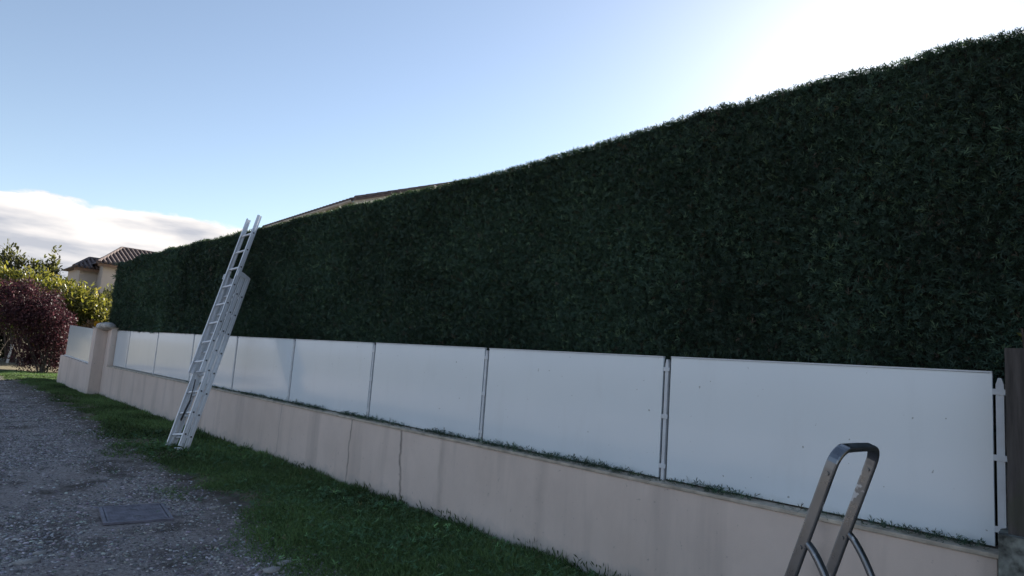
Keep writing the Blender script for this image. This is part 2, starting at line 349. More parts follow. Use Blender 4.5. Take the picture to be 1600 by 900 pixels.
# rough rounded stone on the pillar heads
def rock(name, c, r, mat, parent=None, sub=3, amp=.18, sq=(1, 1, 1), freq=2.):
    bm = bmesh.new(); bmesh.ops.create_icosphere(bm, subdivisions=sub, radius=1)
    P = np.array([v.co[:] for v in bm.verts]); d = 1 + amp*vnoise(P*freq + np.array(c)*3.7 + 9) + amp*.4*vnoise(P*freq*3 + 2)
    for v, k in zip(bm.verts, d): v.co = Vector((v.co.x*k*sq[0]*r + c[0], v.co.y*k*sq[1]*r + c[1], v.co.z*k*sq[2]*r + c[2]))
    return bobj(name, bm, mat, parent, True)
tag(rock('rounded_stone', (4.17, 20.15, 1.85), .27, M_lichen, sq=(.9, 1.7, .42)), 'rounded mottled stone resting on top of the two pillars', 'stone')

# ------------------------------------------------------------------ white panel fence
fence = empty('white_fence', (4.36, 10, .83), 'white smooth panel fence along the top of the beige wall', 'fence')
PX = 4.345
PY = [.735, 2.775, 4.872, 6.978, 9.185, 11.385, 13.61, 16.0, 18.38, 19.66]
for k in range(9):
    y0, y1 = PY[k], PY[k+1]; gap = .034
    a, b_ = (y0 - .005 if k == 0 else y0 + gap), y1 - (gap if k < 8 else .012)
    zt = 1.752 + random.uniform(-.004, .004)
    bm = bmesh.new(); box(bm, PX, PX+.022, a, b_, .838, zt, bev=.003)
    p = bobj('panel', bm, M_panel, fence)
    boxo('edge_trim', M_post, p, PX-.006, PX+.026, a+.001, b_-.001, zt+.001, zt+.010)
def post(y, zt, w=.026, at_end=False):
    bm = bmesh.new()
    prism(bm, [(PX-.004, y-w/2, .827), (PX-.004, y+w/2, .827), (PX-.004, y+w/2, zt-.035), (PX-.004, y+w*.2, zt), (PX-.004, y-w*.2, zt), (PX-.004, y-w/2, zt-.035)], (.035, 0, 0))
    po = bobj('post', bm, M_post, fence)
    for z in (.93, 1.30, zt-.075):
        br = boxo('bracket', M_post, po, PX-.009, PX-.005, y-w/2-.014, y+w/2+.014, z-.016, z+.016, bev=.0015)
    return po
for k, y in enumerate(PY[1:-1]): post(y, 1.735)
post(.698, 1.725, .036)
# trailing dark rails behind the gaps
# ------------------------------------------------------------------ end post by the fence
ep = empty('timber_post', (4.2, .5, 0), 'dark weathered post on a mossy block at the right end of fence', 'post')
def rough_box(name, mat, parent, x0, x1, y0, y1, z0, z1, amp, cuts=7):
    bm = bmesh.new(); box(bm, x0, x1, y0, y1, z0, z1); bmesh.ops.subdivide_edges(bm, edges=bm.edges[:], cuts=cuts, use_grid_fill=True)
    P = np.array([v.co[:] for v in bm.verts]); c = np.array([(x0+x1)/2, (y0+y1)/2, 0])
    d = P - c; d[:, 2] = 0; d = unit(d); k = amp*(vnoise(P*6) + .6*vnoise(P*19))
    for v, q in zip(bm.verts, P + d*k[:, None]): v.co = q
    return bobj(name, bm, mat, parent, False)
rough_box('post_shaft', M_oldwood, ep, 4.09, 4.33, .34, .634, .93, 1.872, .006, 9)
rough_box('mossy_block', M_concrete, ep, 4.03, 4.42, .26, .672, -.1, .955, .014, 11)

# ------------------------------------------------------------------ conifer hedge
HY0, HY1 = -3.2, 20.75
def hedge_front(Y, Z):
    base = 4.47 - .13*np.clip((Y - 9)/9, 0, 1)
    P = np.stack([Y*0, Y*.75, Z*.55], 1); Q = np.stack([Y*0+4, Y*2.3, Z*2.1], 1)
    return base - .035*vnoise(P) - .022*vnoise(Q) + .05*np.clip((Z-3.3)/.4, 0, 1)**2
def hedge_top(Y, X):
    P = np.stack([Y*.8, X*1.1, Y*0+2], 1); Q = np.stack([Y*3.1, X*3, Y*0+7], 1)
    far = np.clip((Y-11)/8, 0, 1)
    return np.interp(Y, [-4, 0, 3, 6, 10, 13, 17, 18.6, 19.2, 21], [3.77, 3.76, 3.73, 3.69, 3.685, 3.69, 3.72, 3.72, 3.64, 3.62]) + .022*vnoise(P) + .02*vnoise(Q) + far*.05*vnoise(Q*1.3 + 3)
hedge = empty('conifer_hedge', (5, 9, 0), 'tall clipped dark green conifer hedge rising behind the white fence', 'hedge')
# solid dark core; shade between the sprays is put into its colour
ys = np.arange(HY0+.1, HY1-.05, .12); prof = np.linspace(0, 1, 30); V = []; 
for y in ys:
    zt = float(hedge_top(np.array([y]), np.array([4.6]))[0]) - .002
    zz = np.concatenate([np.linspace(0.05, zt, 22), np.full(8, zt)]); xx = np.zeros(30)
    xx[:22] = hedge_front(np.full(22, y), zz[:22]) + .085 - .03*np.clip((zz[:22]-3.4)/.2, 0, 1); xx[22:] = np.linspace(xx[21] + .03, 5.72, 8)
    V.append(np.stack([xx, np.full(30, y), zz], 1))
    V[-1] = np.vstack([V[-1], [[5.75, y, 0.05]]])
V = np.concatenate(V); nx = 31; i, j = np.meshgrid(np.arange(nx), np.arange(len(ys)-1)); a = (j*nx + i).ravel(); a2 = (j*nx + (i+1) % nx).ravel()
core = link('shade_core', npmesh('shade_core', V, np.stack([a, a2, a2+nx, a+nx], 1)), M_core, hedge)
bm = bmesh.new()
for y in np.arange(HY0+.4, HY1, 1.02):
    tube(bm, [(5.1+random.uniform(-.05,.05), y+random.uniform(-.1,.1), -.1), (5.12, y, 1.2), (5.1, y+.04, 2.6)], circ(.06, 7))
bobj('trunks', bm, M_bark, hedge)['kind'] = 'stuff'
def hedge_color(P):
    n = len(P); base = np.array([.036, .067, .047])
    big = vnoise(P*np.array([.0, .55, .7]) + 3)[:, None]; sm = vnoise(P*3.2)[:, None]; r = RNG.random((n, 1))
    big2 = vnoise(P*np.array([.0, 1.3, .35]) + 40)[:, None]
    col = base*(1 + .45*big + .2*big2 + .32*sm + .6*(r-.4))
    dry = (vnoise(P*np.array([0, .9, 1.1]) + 31) + .5*vnoise(P*4 + 8))[:, None]
    col = np.where(dry + .5*(r-.5) > 1.45, np.array([.05, .045, .034])*(.7 + .6*r), col)
    tip = (RNG.random((n, 1)) > .90); col = np.where(tip, col*np.array([2.3, 2.0, 1.6]), col); tw = (RNG.random((n, 1)) > .975); col = np.where(tw, np.array([.085, .07, .052])*(.6 + .8*r), col)
    return np.clip(col, .008, .3)
def front_sprays(y0, y1, dens, tmpl, size, name):
    n = int((y1-y0)*2.35*dens); Y = RNG.uniform(y0, y1, n); Z = 1.42 + (RNG.random(n))*(hedge_top(Y, np.full(n, 4.5)) - 1.40)
    dep = RNG.random(n)**1.5*.085
    P = np.stack([hedge_front(Y, Z) + dep, Y, Z], 1)
    D = np.stack([np.full(n, -.50), np.zeros(n), np.full(n, .30)], 1) + RNG.normal(0, .65, (n, 3))
    U = RNG.normal(0, 1, (n, 3)); U[:, 0] -= .5
    sc = size*RNG.uniform(.55, 1.35, n)
    P -= unit(D)*sc[:, None]*.55
    P[:, 0] = np.where(P[:, 2] < 1.82, np.maximum(P[:, 0], 4.39 + size*1.25), P[:, 0])
    return name, tmpl, P, D, U, sc, hedge_color(P)
def top_sprays(y0, y1, dens, tmpl, size, up, name):
    n = int((y1-y0)*1.25*dens); Y = RNG.uniform(y0, y1, n); X = 4.5 + RNG.random(n)**1.6*1.25
    P = np.stack([X, Y, hedge_top(Y, X) + .01 - RNG.random(n)*.05], 1)
    D = np.stack([np.full(n, -.1), np.zeros(n), np.full(n, up)], 1) + RNG.normal(0, .55, (n, 3)); U = RNG.normal(0, 1, (n, 3))
    sc = size*RNG.uniform(.5, 1.3, n)
    P -= unit(D)*sc[:, None]*.5
    return name, tmpl, P, D, U, sc, hedge_color(P)*1.15
def end_sprays():
    n = 5200; X = RNG.uniform(4.35, 5.7, n); Z = RNG.uniform(.9, 3.62, n); Y = HY1 + .05*vnoise(np.stack([X*2, Z*2, X*0], 1)) - RNG.random(n)*.1
    P = np.stack([X, Y, Z], 1); D = np.stack([np.zeros(n), np.full(n, .8), np.full(n, .3)], 1) + RNG.normal(0, .6, (n, 3))
    return 'end_foliage', SPRAY_LOW, P, D, RNG.normal(0, 1, (n, 3)), .13*RNG.uniform(.6, 1.3, n), hedge_color(P)
for spec in (front_sprays(-.6, 5.0, 9000, SPRAY, .053, 'foliage'), front_sprays(5.0, 12.0, 5600, SPRAY, .064, 'foliage'), front_sprays(12.0, HY1, 3200, SPRAY_LOW, .095, 'foliage'), front_sprays(HY0, -.6, 500, SPRAY_LOW, .17, 'foliage'),
             top_sprays(-.8, 7, 3200, SPRAY, .046, .7, 'top_foliage'), top_sprays(7, HY1, 1500, SPRAY_LOW, .085, 1.0, 'top_foliage'), top_sprays(11.6, 18.8, 170, SPRAY_LOW, .17, 1.5, 'top_foliage'), end_sprays()):
    nm, t, P, D, U, sc, col = spec
    o = link(nm, scatter(nm, t[0], t[1], P, D, U, sc, col), M_conifer, hedge); o['kind'] = 'stuff'
# sprays hanging over the fence top towards the far end
n = 900; Y = RNG.uniform(13.0, 18.6, n); dr = np.clip(.5 + .9*vnoise(np.stack([Y*1.6, Y*0+11, Y*0], 1)), 0, 1)
P = np.stack([RNG.uniform(4.30, 4.40, n), Y, 1.86 - RNG.random(n)*.07*dr], 1); D = np.stack([np.full(n, -.3), np.zeros(n), np.full(n, -.7)], 1) + RNG.normal(0, .5, (n, 3))
o = link('overhanging_foliage', scatter('overhanging_foliage', *SPRAY_LOW, P, D, RNG.normal(0, 1, (n, 3)), .10*RNG.uniform(.5, 1.2, n), hedge_color(P)), M_conifer, hedge); o['kind'] = 'stuff'

# ------------------------------------------------------------------ clippings on the coping
n = 5200; Y = RNG.uniform(.75, 13.4, n); den = np.clip(.55 + .8*vnoise(np.stack([Y*2.2, Y*0, Y*0+4], 1)), .08, 1); keep = RNG.random(n) < den; Y = Y[keep]; den = den[keep]; n = len(Y)
P = np.stack([RNG.uniform(4.222, 4.335, n), Y, .829 + RNG.random(n)**2*.035*den], 1); D = RNG.normal(0, 1, (n, 3)); D[:, 2] = np.abs(D[:, 2])*.4
cl = link('hedge_clippings', scatter('hedge_clippings', *SPRAY, P, D, RNG.normal(0, .4, (n, 3)) + np.array([0, 0, 1]), .05*RNG.uniform(.5, 1.3, n), hedge_color(P)*1.1), M_conifer)
tag(cl, 'thin line of green hedge clippings lying along the wall coping', 'clippings', kind='stuff')

# ------------------------------------------------------------------ grass verge
def grass(name, n, y0, y1, h, w):
    Y = RNG.uniform(y0, y1, n); X = RNG.uniform(1.7, 4.24, n); X = np.where(Y > 25, X + (X - 1.7)*.35, X)
    nz = vnoise(np.stack([X*2.6, Y*2.1, X*0], 1))*.5 + vnoise(np.stack([X*.8, Y*.6, X*0+5], 1))*.4
    d = (X - edge_x(Y))*1.25 + .08 + nz; keep = RNG.random(n) < np.clip(d, .02*(nz > .1), 1); X, Y, d = X[keep], Y[keep], d[keep]; n = len(X)
    P = np.stack([X, Y, ground_z(X, Y) - .004], 1)
    D = RNG.normal(0, .75, (n, 3)); D[:, 2] = 1.0 - .75*RNG.random(n)
    h = h*(1 + .45*vnoise(np.stack([X*3.3, Y*3.3, X*0+2], 1)))
    r = RNG.random((n, 1)); pat = vnoise(P*np.array([1.3, 1.1, 0]) + 17)[:, None]
    col = np.array([.095, .155, .06])*(1 + .6*pat + 1.1*(r-.5)); col = np.where(RNG.random((n, 1)) > .965, np.array([.15, .12, .055])*r*1.3, col)
    wallgap = 1 + .5*np.clip((X-4.0)/.2, 0, 1)
    sc = np.stack([h*RNG.uniform(.5, 1.3, n)*wallgap*(.6 + .4*np.clip(d, 0, 1)), w*RNG.uniform(.7, 1.3, n), np.zeros(n) + h], 1)
    tv = np.array([(0, -.5, 0), (0, .5, 0), (.6, .32, .12), (1.0, 0, .42), (.6, -.32, .12)]); tf = np.array([(0, 1, 2, 4), (4, 2, 3, 3)])
    tv = np.array([(0, -.5, 0), (0, .5, 0), (.62, .3, .10), (1.0, 0, .42), (.62, -.3, .10)]); tf = np.array([(0, 1, 2), (0, 2, 4), (4, 2, 3)])
    o = link(name, scatter(name, tv, tf, P, D, RNG.normal(0, 1, (n, 3)) * np.array([1, 1, .1]), sc, np.clip(col, .004, .4)), M_grass)
    return o
tag(grass('grass', 250000, 1.5, 9.5, .066, .008), 'short dark green grass on the near verge below the wall', 'grass', kind='stuff')
tag(grass('grass', 165000, 9.5, 30.5, .06, .014), 'short green grass on the far verge towards the pillars', 'grass', kind='stuff')

n = 11000; Y = 2.2 + RNG.random(n)**1.3*10; X = RNG.uniform(1.9, 4.2, n); keep = RNG.random(n) < np.clip(.5 + .8*vnoise(np.stack([X*1.4, Y*1.2, X*0+21], 1)), .05, 1)*np.clip((X - edge_x(Y) + .15)*1.2, .03, 1); X, Y = X[keep], Y[keep]; n = len(X)
P = np.stack([X, Y, ground_z(X, Y) + .03 + .03*RNG.random(n)], 1); D = RNG.normal(0, 1, (n, 3)); D[:, 2] *= .3
gc = link('grass_clippings', scatter('grass_clippings', *SPRAY, P, D, RNG.normal(0, .4, (n, 3)) + np.array([0, 0, 1]), .062*RNG.uniform(.5, 1.4, n), hedge_color(P)*np.array([1.9, 2.2, 1.5])), M_conifer)
tag(gc, 'loose green hedge clippings strewn over the near grass verge', 'clippings', kind='stuff')
# weeds along the foot of the wall
n = 1300; Y = RNG.uniform(2.5, 13, n); keep = vnoise(np.stack([Y*3.0, Y*0+2, Y*0], 1)) > .1; Y = Y[keep]; n = len(Y)
P = np.stack([RNG.uniform(4.13, 4.215, n), Y, RNG.random(n)**2*.09 + .02], 1); D = RNG.normal(0, .5, (n, 3)); D[:, 2] = .9; D[:, 0] -= .3
wd = link('weeds', scatter('weeds', *SMALL, P, D, RNG.normal(0, 1, (n, 3)), np.stack([.055*RNG.uniform(.5, 1.5, n), np.full(n, .022), np.full(n, .03)], 1), np.array([.045, .08, .028])*(.5 + RNG.random((n, 1)))), M_grass)
tag(wd, 'small weeds along the foot of the beige wall', 'weeds', kind='stuff')

# ------------------------------------------------------------------ gravel stones
def pebbles(name, n, y0, y1, s0, s1):
    Y = y0 + RNG.random(n)**1.3*(y1-y0); X = RNG.uniform(.3, 3.2, n)
    d = (edge_x(Y) + .28 - X); keep = RNG.random(n) < np.clip(d*1.6, 0, 1)*np.clip(.55 + .7*vnoise(np.stack([X*1.2, Y*1.0, X*0+8], 1)), .1, 1)
    X, Y = X[keep], Y[keep]; inside = (X > 1.5) & (X < 2.13) & (Y > 6.3) & (Y < 7.08); X, Y = X[~inside], Y[~inside]; n = len(X)
    tv = np.array([(1,0,0),(0,1,0),(-1,0,0),(0,-1,0),(.45,.5,.7),(-.5,-.4,.75),(-.4,.6,.55),(.5,-.55,.5)]); tf = np.array([(0,1,4),(1,6,4),(1,2,6),(2,5,6),(2,3,5),(3,7,5),(3,0,7),(0,4,7),(4,6,5),(4,5,7)])
    s = s0 + (s1-s0)*RNG.random(n)**3; P = np.stack([X, Y, ground_z(X, Y) + .003], 1)
    a = RNG.random(n)*6.28; D = np.stack([np.cos(a), np.sin(a), RNG.normal(0, .15, n)], 1); U = np.tile([0., 0, 1], (n, 1)) + RNG.normal(0, .2, (n, 3))
    v = (.13 + .47*RNG.random((n, 1))**2); col = v*np.array([1, .93, .90])*(1 + RNG.normal(0, .06, (n, 3)))
    sc = np.stack([s*RNG.uniform(.7, 1.3, n), s*RNG.uniform(.6, 1.0, n), s*RNG.uniform(.4, .8, n)], 1)
    return link(name, scatter(name, tv, tf, P, D, U, sc, np.clip(col, .03, .6)), M_pebble)
tag(pebbles('gravel', 110000, 3.6, 14, .005, .021), 'loose grey gravel scattered over the near lane', 'gravel', kind='stuff')
tag(pebbles('gravel', 16000, 14, 27, .012, .03), 'loose grey gravel scattered over the far lane', 'gravel', kind='stuff')
for x, y, rr, sq, lab in ((2.35, 4.72, .058, (1.2, .8, .42), 'large flat pale stone at the bottom edge between gravel and grass'),
        (2.21, 4.63, .062, (1.2, .7, .35), 'broad pale stone left of the large flat one at the bottom edge'),
        (2.42, 4.62, .036, (1, .9, .6), 'small rounded pale stone right of the large flat one at the bottom edge'),
        (2.52, 5.34, .042, (1, .9, .6), 'chunky pale stone where gravel meets grass, beyond the bottom edge stones'),
        (2.68, 5.17, .032, (1.1, .8, .5), 'small pale stone half sunk in the grass right of the chunky one'),
        (2.50, 6.62, .040, (1.2, .8, .5), 'lone pale stone at the grass edge right of the manhole cover'),
        (.88, 5.60, .058, (1.5, .7, .35), 'long pale stone on the gravel near the lower left corner'),
        (.99, 5.78, .040, (1.2, .8, .45), 'smaller pale stone just beyond the long one in the lower left corner')):
    o = rock('stone', (x, y, .010), rr, M_stone, None, 2, .28, sq); tag(o, lab, 'stone', 'pale stones along the gravel edge')

# ------------------------------------------------------------------ manhole cover in the lane
mh = empty('manhole_cover', (1.83, 6.69, 0), 'rectangular dark metal manhole cover set into the gravel lane', 'manhole cover')
Mm = Matrix.Translation((1.83, 6.69, .006)) @ Matrix.Rotation(rad(-8), 4, 'Z')
boxo('plate', M_iron, mh, -.235, .235, -.285, .285, 0, .016, bev=.003, M=Mm)
fr = bmesh.new()
for a in ((-.27, -.242, -.32, .32), (.242, .27, -.32, .32), (-.242, .242, -.32, -.292), (-.242, .242, .292, .32)): box(fr, *a, 0, .019, M=Mm)
bobj('frame', fr, M_iron, mh)
rb = bmesh.new()
for k in range(-8, 9):
    for l in range(-10, 11):
        if (k + l) % 2 == 0 and not (abs(k) < 2 and abs(abs(l)-5) < 2): box(rb, k*.026-.011, k*.026+.011, l*.026-.004, l*.026+.004, .015, .0195, M=Mm)
bobj('raised_studs', rb, M_iron, mh)['kind'] = 'stuff'
for s in (-1, 1): boxo('lifting_slot', M_black, mh, -.03, .03, s*.13-.012, s*.13+.012, .0155, .0175, M=Mm)

# ------------------------------------------------------------------ extension ladder
foot, topp = Vector((3.17, 10.40, .06)), Vector((4.30, 11.17, 3.83))
A = (topp - foot); LEN = A.length; A.normalize()
Wd = Vector((-.16, 1, 0)); Wd = (Wd - A*Wd.dot(A)).normalized(); Dp = Wd.cross(A).normalized()
if Dp.x < 0: Dp = -Dp
LM = Matrix((( Wd.x, Dp.x, A.x, foot.x), (Wd.y, Dp.y, A.y, foot.y), (Wd.z, Dp.z, A.z, foot.z), (0, 0, 0, 1)))   # local x across, y towards the wall, z up the ladder
lad = empty('extension_ladder', foot, 'tall silver aluminium extension ladder leaning up against the hedge', 'ladder')
def rail_mesh(L, w=.074, t=.026):
    bm = bmesh.new()   # C-shaped rail, lips inwards (local +x)
    pr = [(0, -w/2), (t, -w/2), (t, -w/2+.014), (.005, -w/2+.014), (.005, w/2-.014), (t, w/2-.014), (t, w/2), (0, w/2), (0, .008), (-.003, .004), (-.003, -.004), (0, -.008)]
    prism(bm, [(a, b, 0) for a, b in pr], (0, 0, L)); bmesh.ops.recalc_face_normals(bm, faces=bm.faces)
    me = bpy.data.meshes.new('rail'); bm.to_mesh(me); bm.free(); me.materials.append(M_alu); return me
SEC = 2.86; dz_fly = LEN - SEC
rung_me = None
for s, (y, z0, hw) in enumerate(((-.010, dz_fly, .170), (.076, .02, .188), (.162, .0, .206))):
    rm = rail_mesh(SEC)
    for sg in (-1, 1):
        o = link('rail', rm, None, None); o.parent = lad; o.matrix_parent_inverse = Matrix.Translation(foot).inverted()
        o.matrix_basis = LM @ Matrix.Translation((sg*hw, y, z0)) @ (Matrix.Identity(4) if sg < 0 else Matrix.Rotation(math.pi, 4, 'Z'))
        boxo('end_cap', M_black, o, -.002, .026, -.036, .036, SEC-.004, SEC+.004) if False else None
    for k in range(10):
        z = z0 + .18 + k*.332
        if z > z0 + SEC - .05: break
        bm = bmesh.new(); tube(bm, [(-hw+.006, y, z), (hw-.006, y, z)], rrect(.030, .028, .006), up=(0, 0, 1)); bmesh.ops.transform(bm, matrix=LM, verts=bm.verts)
        r = bobj('rung', bm, M_alu, lad)
        for sg in (-1, 1):
            bm = bmesh.new(); tube(bm, [(sg*(hw+.0005), y, z), (sg*(hw+.0045), y, z)], circ(.0135, 10), up=(0, 0, 1)); bmesh.ops.transform(bm, matrix=LM, verts=bm.verts)
            bobj('rung_hole_shade', M_black and bm, M_black, r)  # black disc paints the dark of the hollow rung end
bm = bmesh.new(); box(bm, -.25, .25, .04, .10, -.045, -.004, bev=.004, M=LM); stb = bobj('stabiliser_bar', bm, M_alu, lad)
for sg in (-1, 1): boxo('rubber_foot', M_black, stb, sg*.235-.02, sg*.235+.02, .03, .11, -.06, -.044, M=LM)
for sg in (-1, 1):
    bm = bmesh.new(); prism(bm, [(sg*.200, -.045, SEC-.05), (sg*.200, .19, SEC-.03), (sg*.200, .19, SEC+.004), (sg*.200, .06, SEC+.035), (sg*.200, -.045, SEC+.045)], (sg*.018, 0, 0)); bmesh.ops.transform(bm, matrix=LM, verts=bm.verts)
    bobj('guide_bracket', bm, M_alu, lad)
bm = bmesh.new(); tube(bm, [(.02, .03, 1.05), (.0, .04, .9), (-.01, .05, .72), (.02, .05, .6), (.05, .05, .42), (.03, .05, .4), (.0, .05, .55), (-.03, .05, .72)], circ(.009, 6)); bmesh.ops.transform(bm, matrix=LM, verts=bm.verts)
bobj('rope', bm, M_black, lad, True)

# ------------------------------------------------------------------ step ladder in front
def ray(px, py):
    v = R3 @ np.array([px-800, 450-py, -1006.]); return Vector(v / np.linalg.norm(v))
eye = Vector((0, 0, CAMH))
Tn, Tf = eye + ray(1309, 703)*2.02, eye + ray(1371, 695)*2.25
Tn.z = Tf.z = (Tn.z + Tf.z)/2
wv = (Tf - Tn); SW = wv.length; wv.normalize(); fv = Vector((wv.y, -wv.x, 0))      # fv: to the right in the picture
if fv.dot(Vector(R3[:, 0])) < 0: fv = -fv
lean = rad(18.6); up = Vector((0, 0, 1)); rd = (up*math.cos(lean) + fv*math.sin(lean)).normalized()
step = empty('step_ladder', (Tn.x, Tn.y, 0), 'worn grey metal step ladder with rounded top handle, nearest the viewer', 'step ladder')
apex = (Tn + Tf)/2; Lr = (apex.z + .03)/math.cos(lean)
loop = [Tn - rd*Lr, Tn - rd*1.2, Tn - rd*.5, Tn - rd*.06]
for k in range(1, 8):
    a = k/8*math.pi/2; loop.append(Tn - rd*(.052*(1-math.sin(a))) + wv*(.052*(1-math.cos(a))) + rd*.0)
loop += [Tn + wv*.1, Tf - wv*.1]
for k in range(1, 8):
    a = k/8*math.pi/2; loop.append(Tf - wv*(.052*(1-math.sin(a))) - rd*(.052*(1-math.cos(a))))
loop += [Tf - rd*.06, Tf - rd*.5, Tf - rd*1.2, Tf - rd*Lr]
bm = bmesh.new()
nrm = rd.cross(wv).normalized()
tube(bm, loop, rrect(.016, .032, .005), up=nrm)
bobj('front_frame', bm, M_alu_old, step, True).data.polygons.foreach_set('use_smooth', [False]*0) if False else None
fo = C.objects['front_frame'] if 'front_frame' in C.objects else bobj('front_frame', bm, M_alu_old, step)
plat_z = .86
def on_rail(z): return (apex.z - z)/math.cos(lean)
back = fv
for T, sg in ((Tn, -1), (Tf, 1)):
    # curved brace from rail down to the platform's rear
    p0 = T - rd*.50; pts = []
    p0 = T - rd*.285
    for k in range(13):
        t = k/12; pts.append(p0 + fv*(.012 + .115*math.sin(t*1.5)) - up*(.33*t**1.25))
    bm = bmesh.new(); tube(bm, pts, rrect(.014, .028, .005), up=wv); bobj('curved_brace', bm, M_alu_old, step)
    q = T - rd*on_rail(plat_z-.02) + fv*.22
    bm = bmesh.new(); tube(bm, [q, Vector((q.x, q.y, 0)) + fv*.30 + up*.01], rrect(.02, .045, .005), up=wv); leg = bobj('rear_leg', bm, M_alu_old, step)
    for nm, b_ in (('rubber_foot', Vector((q.x, q.y, 0)) + fv*.30), ('rubber_foot', T - rd*Lr)):
        bm = bmesh.new(); tube(bm, [Vector((b_.x, b_.y, -.02)), Vector((b_.x, b_.y, .05))], rrect(.035, .065, .006)); bobj(nm, bm, M_black, step)
for T, sg in ((Tn, 1), (Tf, -1)):
    for dd in (.075, .30):
        p = T - rd*dd - nrm*0
        for fl in (-1, 1):
            bm = bmesh.new(); q0 = p + wv*sg*0 + fl*wv*.0085; tube(bm, [q0, q0 + fl*wv*.004], circ(.0055, 10)); bobj('rivet', bm, M_alu_old, step)
for k, z in enumerate((.22, .44, .66)):
    c0 = Tn - rd*on_rail(z); bm = bmesh.new(); tube(bm, [c0 + wv*.012 + fv*.02, c0 + wv*(SW-.012) + fv*.02], rrect(.085, .028, .006), up=up); bobj('step', bm, M_alu_old, step)
c0 = Tn - rd*on_rail(plat_z) + fv*.12; bm = bmesh.new(); tube(bm, [c0 + wv*.012, c0 + wv*(SW-.012)], rrect(.26, .03, .006), up=up); bobj('platform', bm, M_alu_old, step)

# ------------------------------------------------------------------ house behind the hedge
def house_behind():
    h = empty('house', (11, 19.9, 0), 'pale house whose eave, gutter and tiled gable edge show over the hedge', 'house')
    yaw = rad(-2.9); HM = Matrix.Translation((11, 19.9, 0)) @ Matrix.Rotation(yaw, 4, 'Z')   # local x: into the plot, y: along the eave
    zE = 6.97; slope = .375; LY = 8.8; LX = 9.0
    def add(name, fn, mat, parent=h):
        bm = bmesh.new(); fn(bm); bmesh.ops.transform(bm, matrix=HM, verts=bm.verts); return bobj(name, bm, mat, parent)
    wallpts = [(.55, .35, 0), (.55 + 2*LX - 1.1, .35, 0), (2*LX - .55, .35, zE - .1), (LX, .35, zE - .1 + slope*(LX-.55) + .05), (.55, .35, zE - .1 + .1)]
    add('wall', lambda b: prism(b, wallpts, (0, LY-.7, 0)), M_house)
    roof = add('roof', lambda b: prism(b, [(0, -.13, zE), (LX, -.13, zE + slope*LX), (2*LX, -.13, zE), (2*LX, -.13, zE - .06), (LX, -.13, zE + slope*LX - .10), (0, -.13, zE - .06)], (0, LY+.13, 0)), M_tile)
    n = 22; ln = .42
    for k in range(n):   # canal tiles capping the verge
        x = .03 + k*ln; z = zE + slope*x
        def f(b, x=x, z=z):
            pts = []
            for a in range(7):
                t = math.pi*a/6; pts.append((-.10*math.cos(t), .10*math.sin(t)))
            sl = Vector((1, 0, slope)).normalized(); o = Vector((x, .02, z - .015 + .022))
            r0 = [b.verts.new(o + Vector((0, p[0]*1.12, p[1]*1.12))) for p in pts]; r1 = [b.verts.new(o + sl*(ln+.03) + Vector((0, p[0]*.9, p[1]*.9 + .012))) for p in pts]
            for q in range(6): b.faces.new((r0[q], r0[q+1], r1[q+1], r1[q]))
            b.faces.new(r0); b.faces.new(r1[::-1])
        add('verge_tile', f, M_tile, roof)
    for k in range(32):  # first tile of every column at the eave
        y = .22 + k*.27
        def f(b, y=y):
            pts = [(-.11*math.cos(math.pi*a/6), .085*math.sin(math.pi*a/6)) for a in range(7)]
            r0 = [b.verts.new((-.06, y + p[0], zE - .02 + p[1])) for p in pts]; r1 = [b.verts.new((.9, y + p[0]*.85, zE - .02 + .96*slope + p[1]*.85)) for p in pts]
            for q in range(6): b.faces.new((r0[q], r0[q+1], r1[q+1], r1[q]))
            b.faces.new(r0)
        if y < LY - .1: add('eave_tile', f, M_tile, roof)
    add('fascia', lambda b: box(b, .012, .04, .02, LY-.02, zE - .30, zE - .062), M_fascia)
    add('soffit', lambda b: box(b, .045, .545, .02, LY-.02, zE - .33, zE - .302), M_wood)
    gp = [(.075*math.cos(rad(a)), .085*math.sin(rad(a))) for a in range(180, 361, 20)] + [(.066*math.cos(rad(a)), .076*math.sin(rad(a))) for a in range(360, 179, -20)]
    gut = add('gutter', lambda b: prism(b, [(-.07 + p[0], -.04, zE - .07 + p[1]) for p in gp], (0, LY + .06, 0)), M_gutter)
    add('verge_board', lambda b: prism(b, [(.0, .022, zE - .28), (.0, .022, zE - .063), (LX, .022, zE + slope*LX - .105), (LX, .022, zE + slope*LX - .26)], (0, .03, 0)), M_house)
    add('eave_return', lambda b: box(b, -.02, .55, .055, .30, zE - .36, zE - .09, bev=.03), M_gutter)
house_behind()

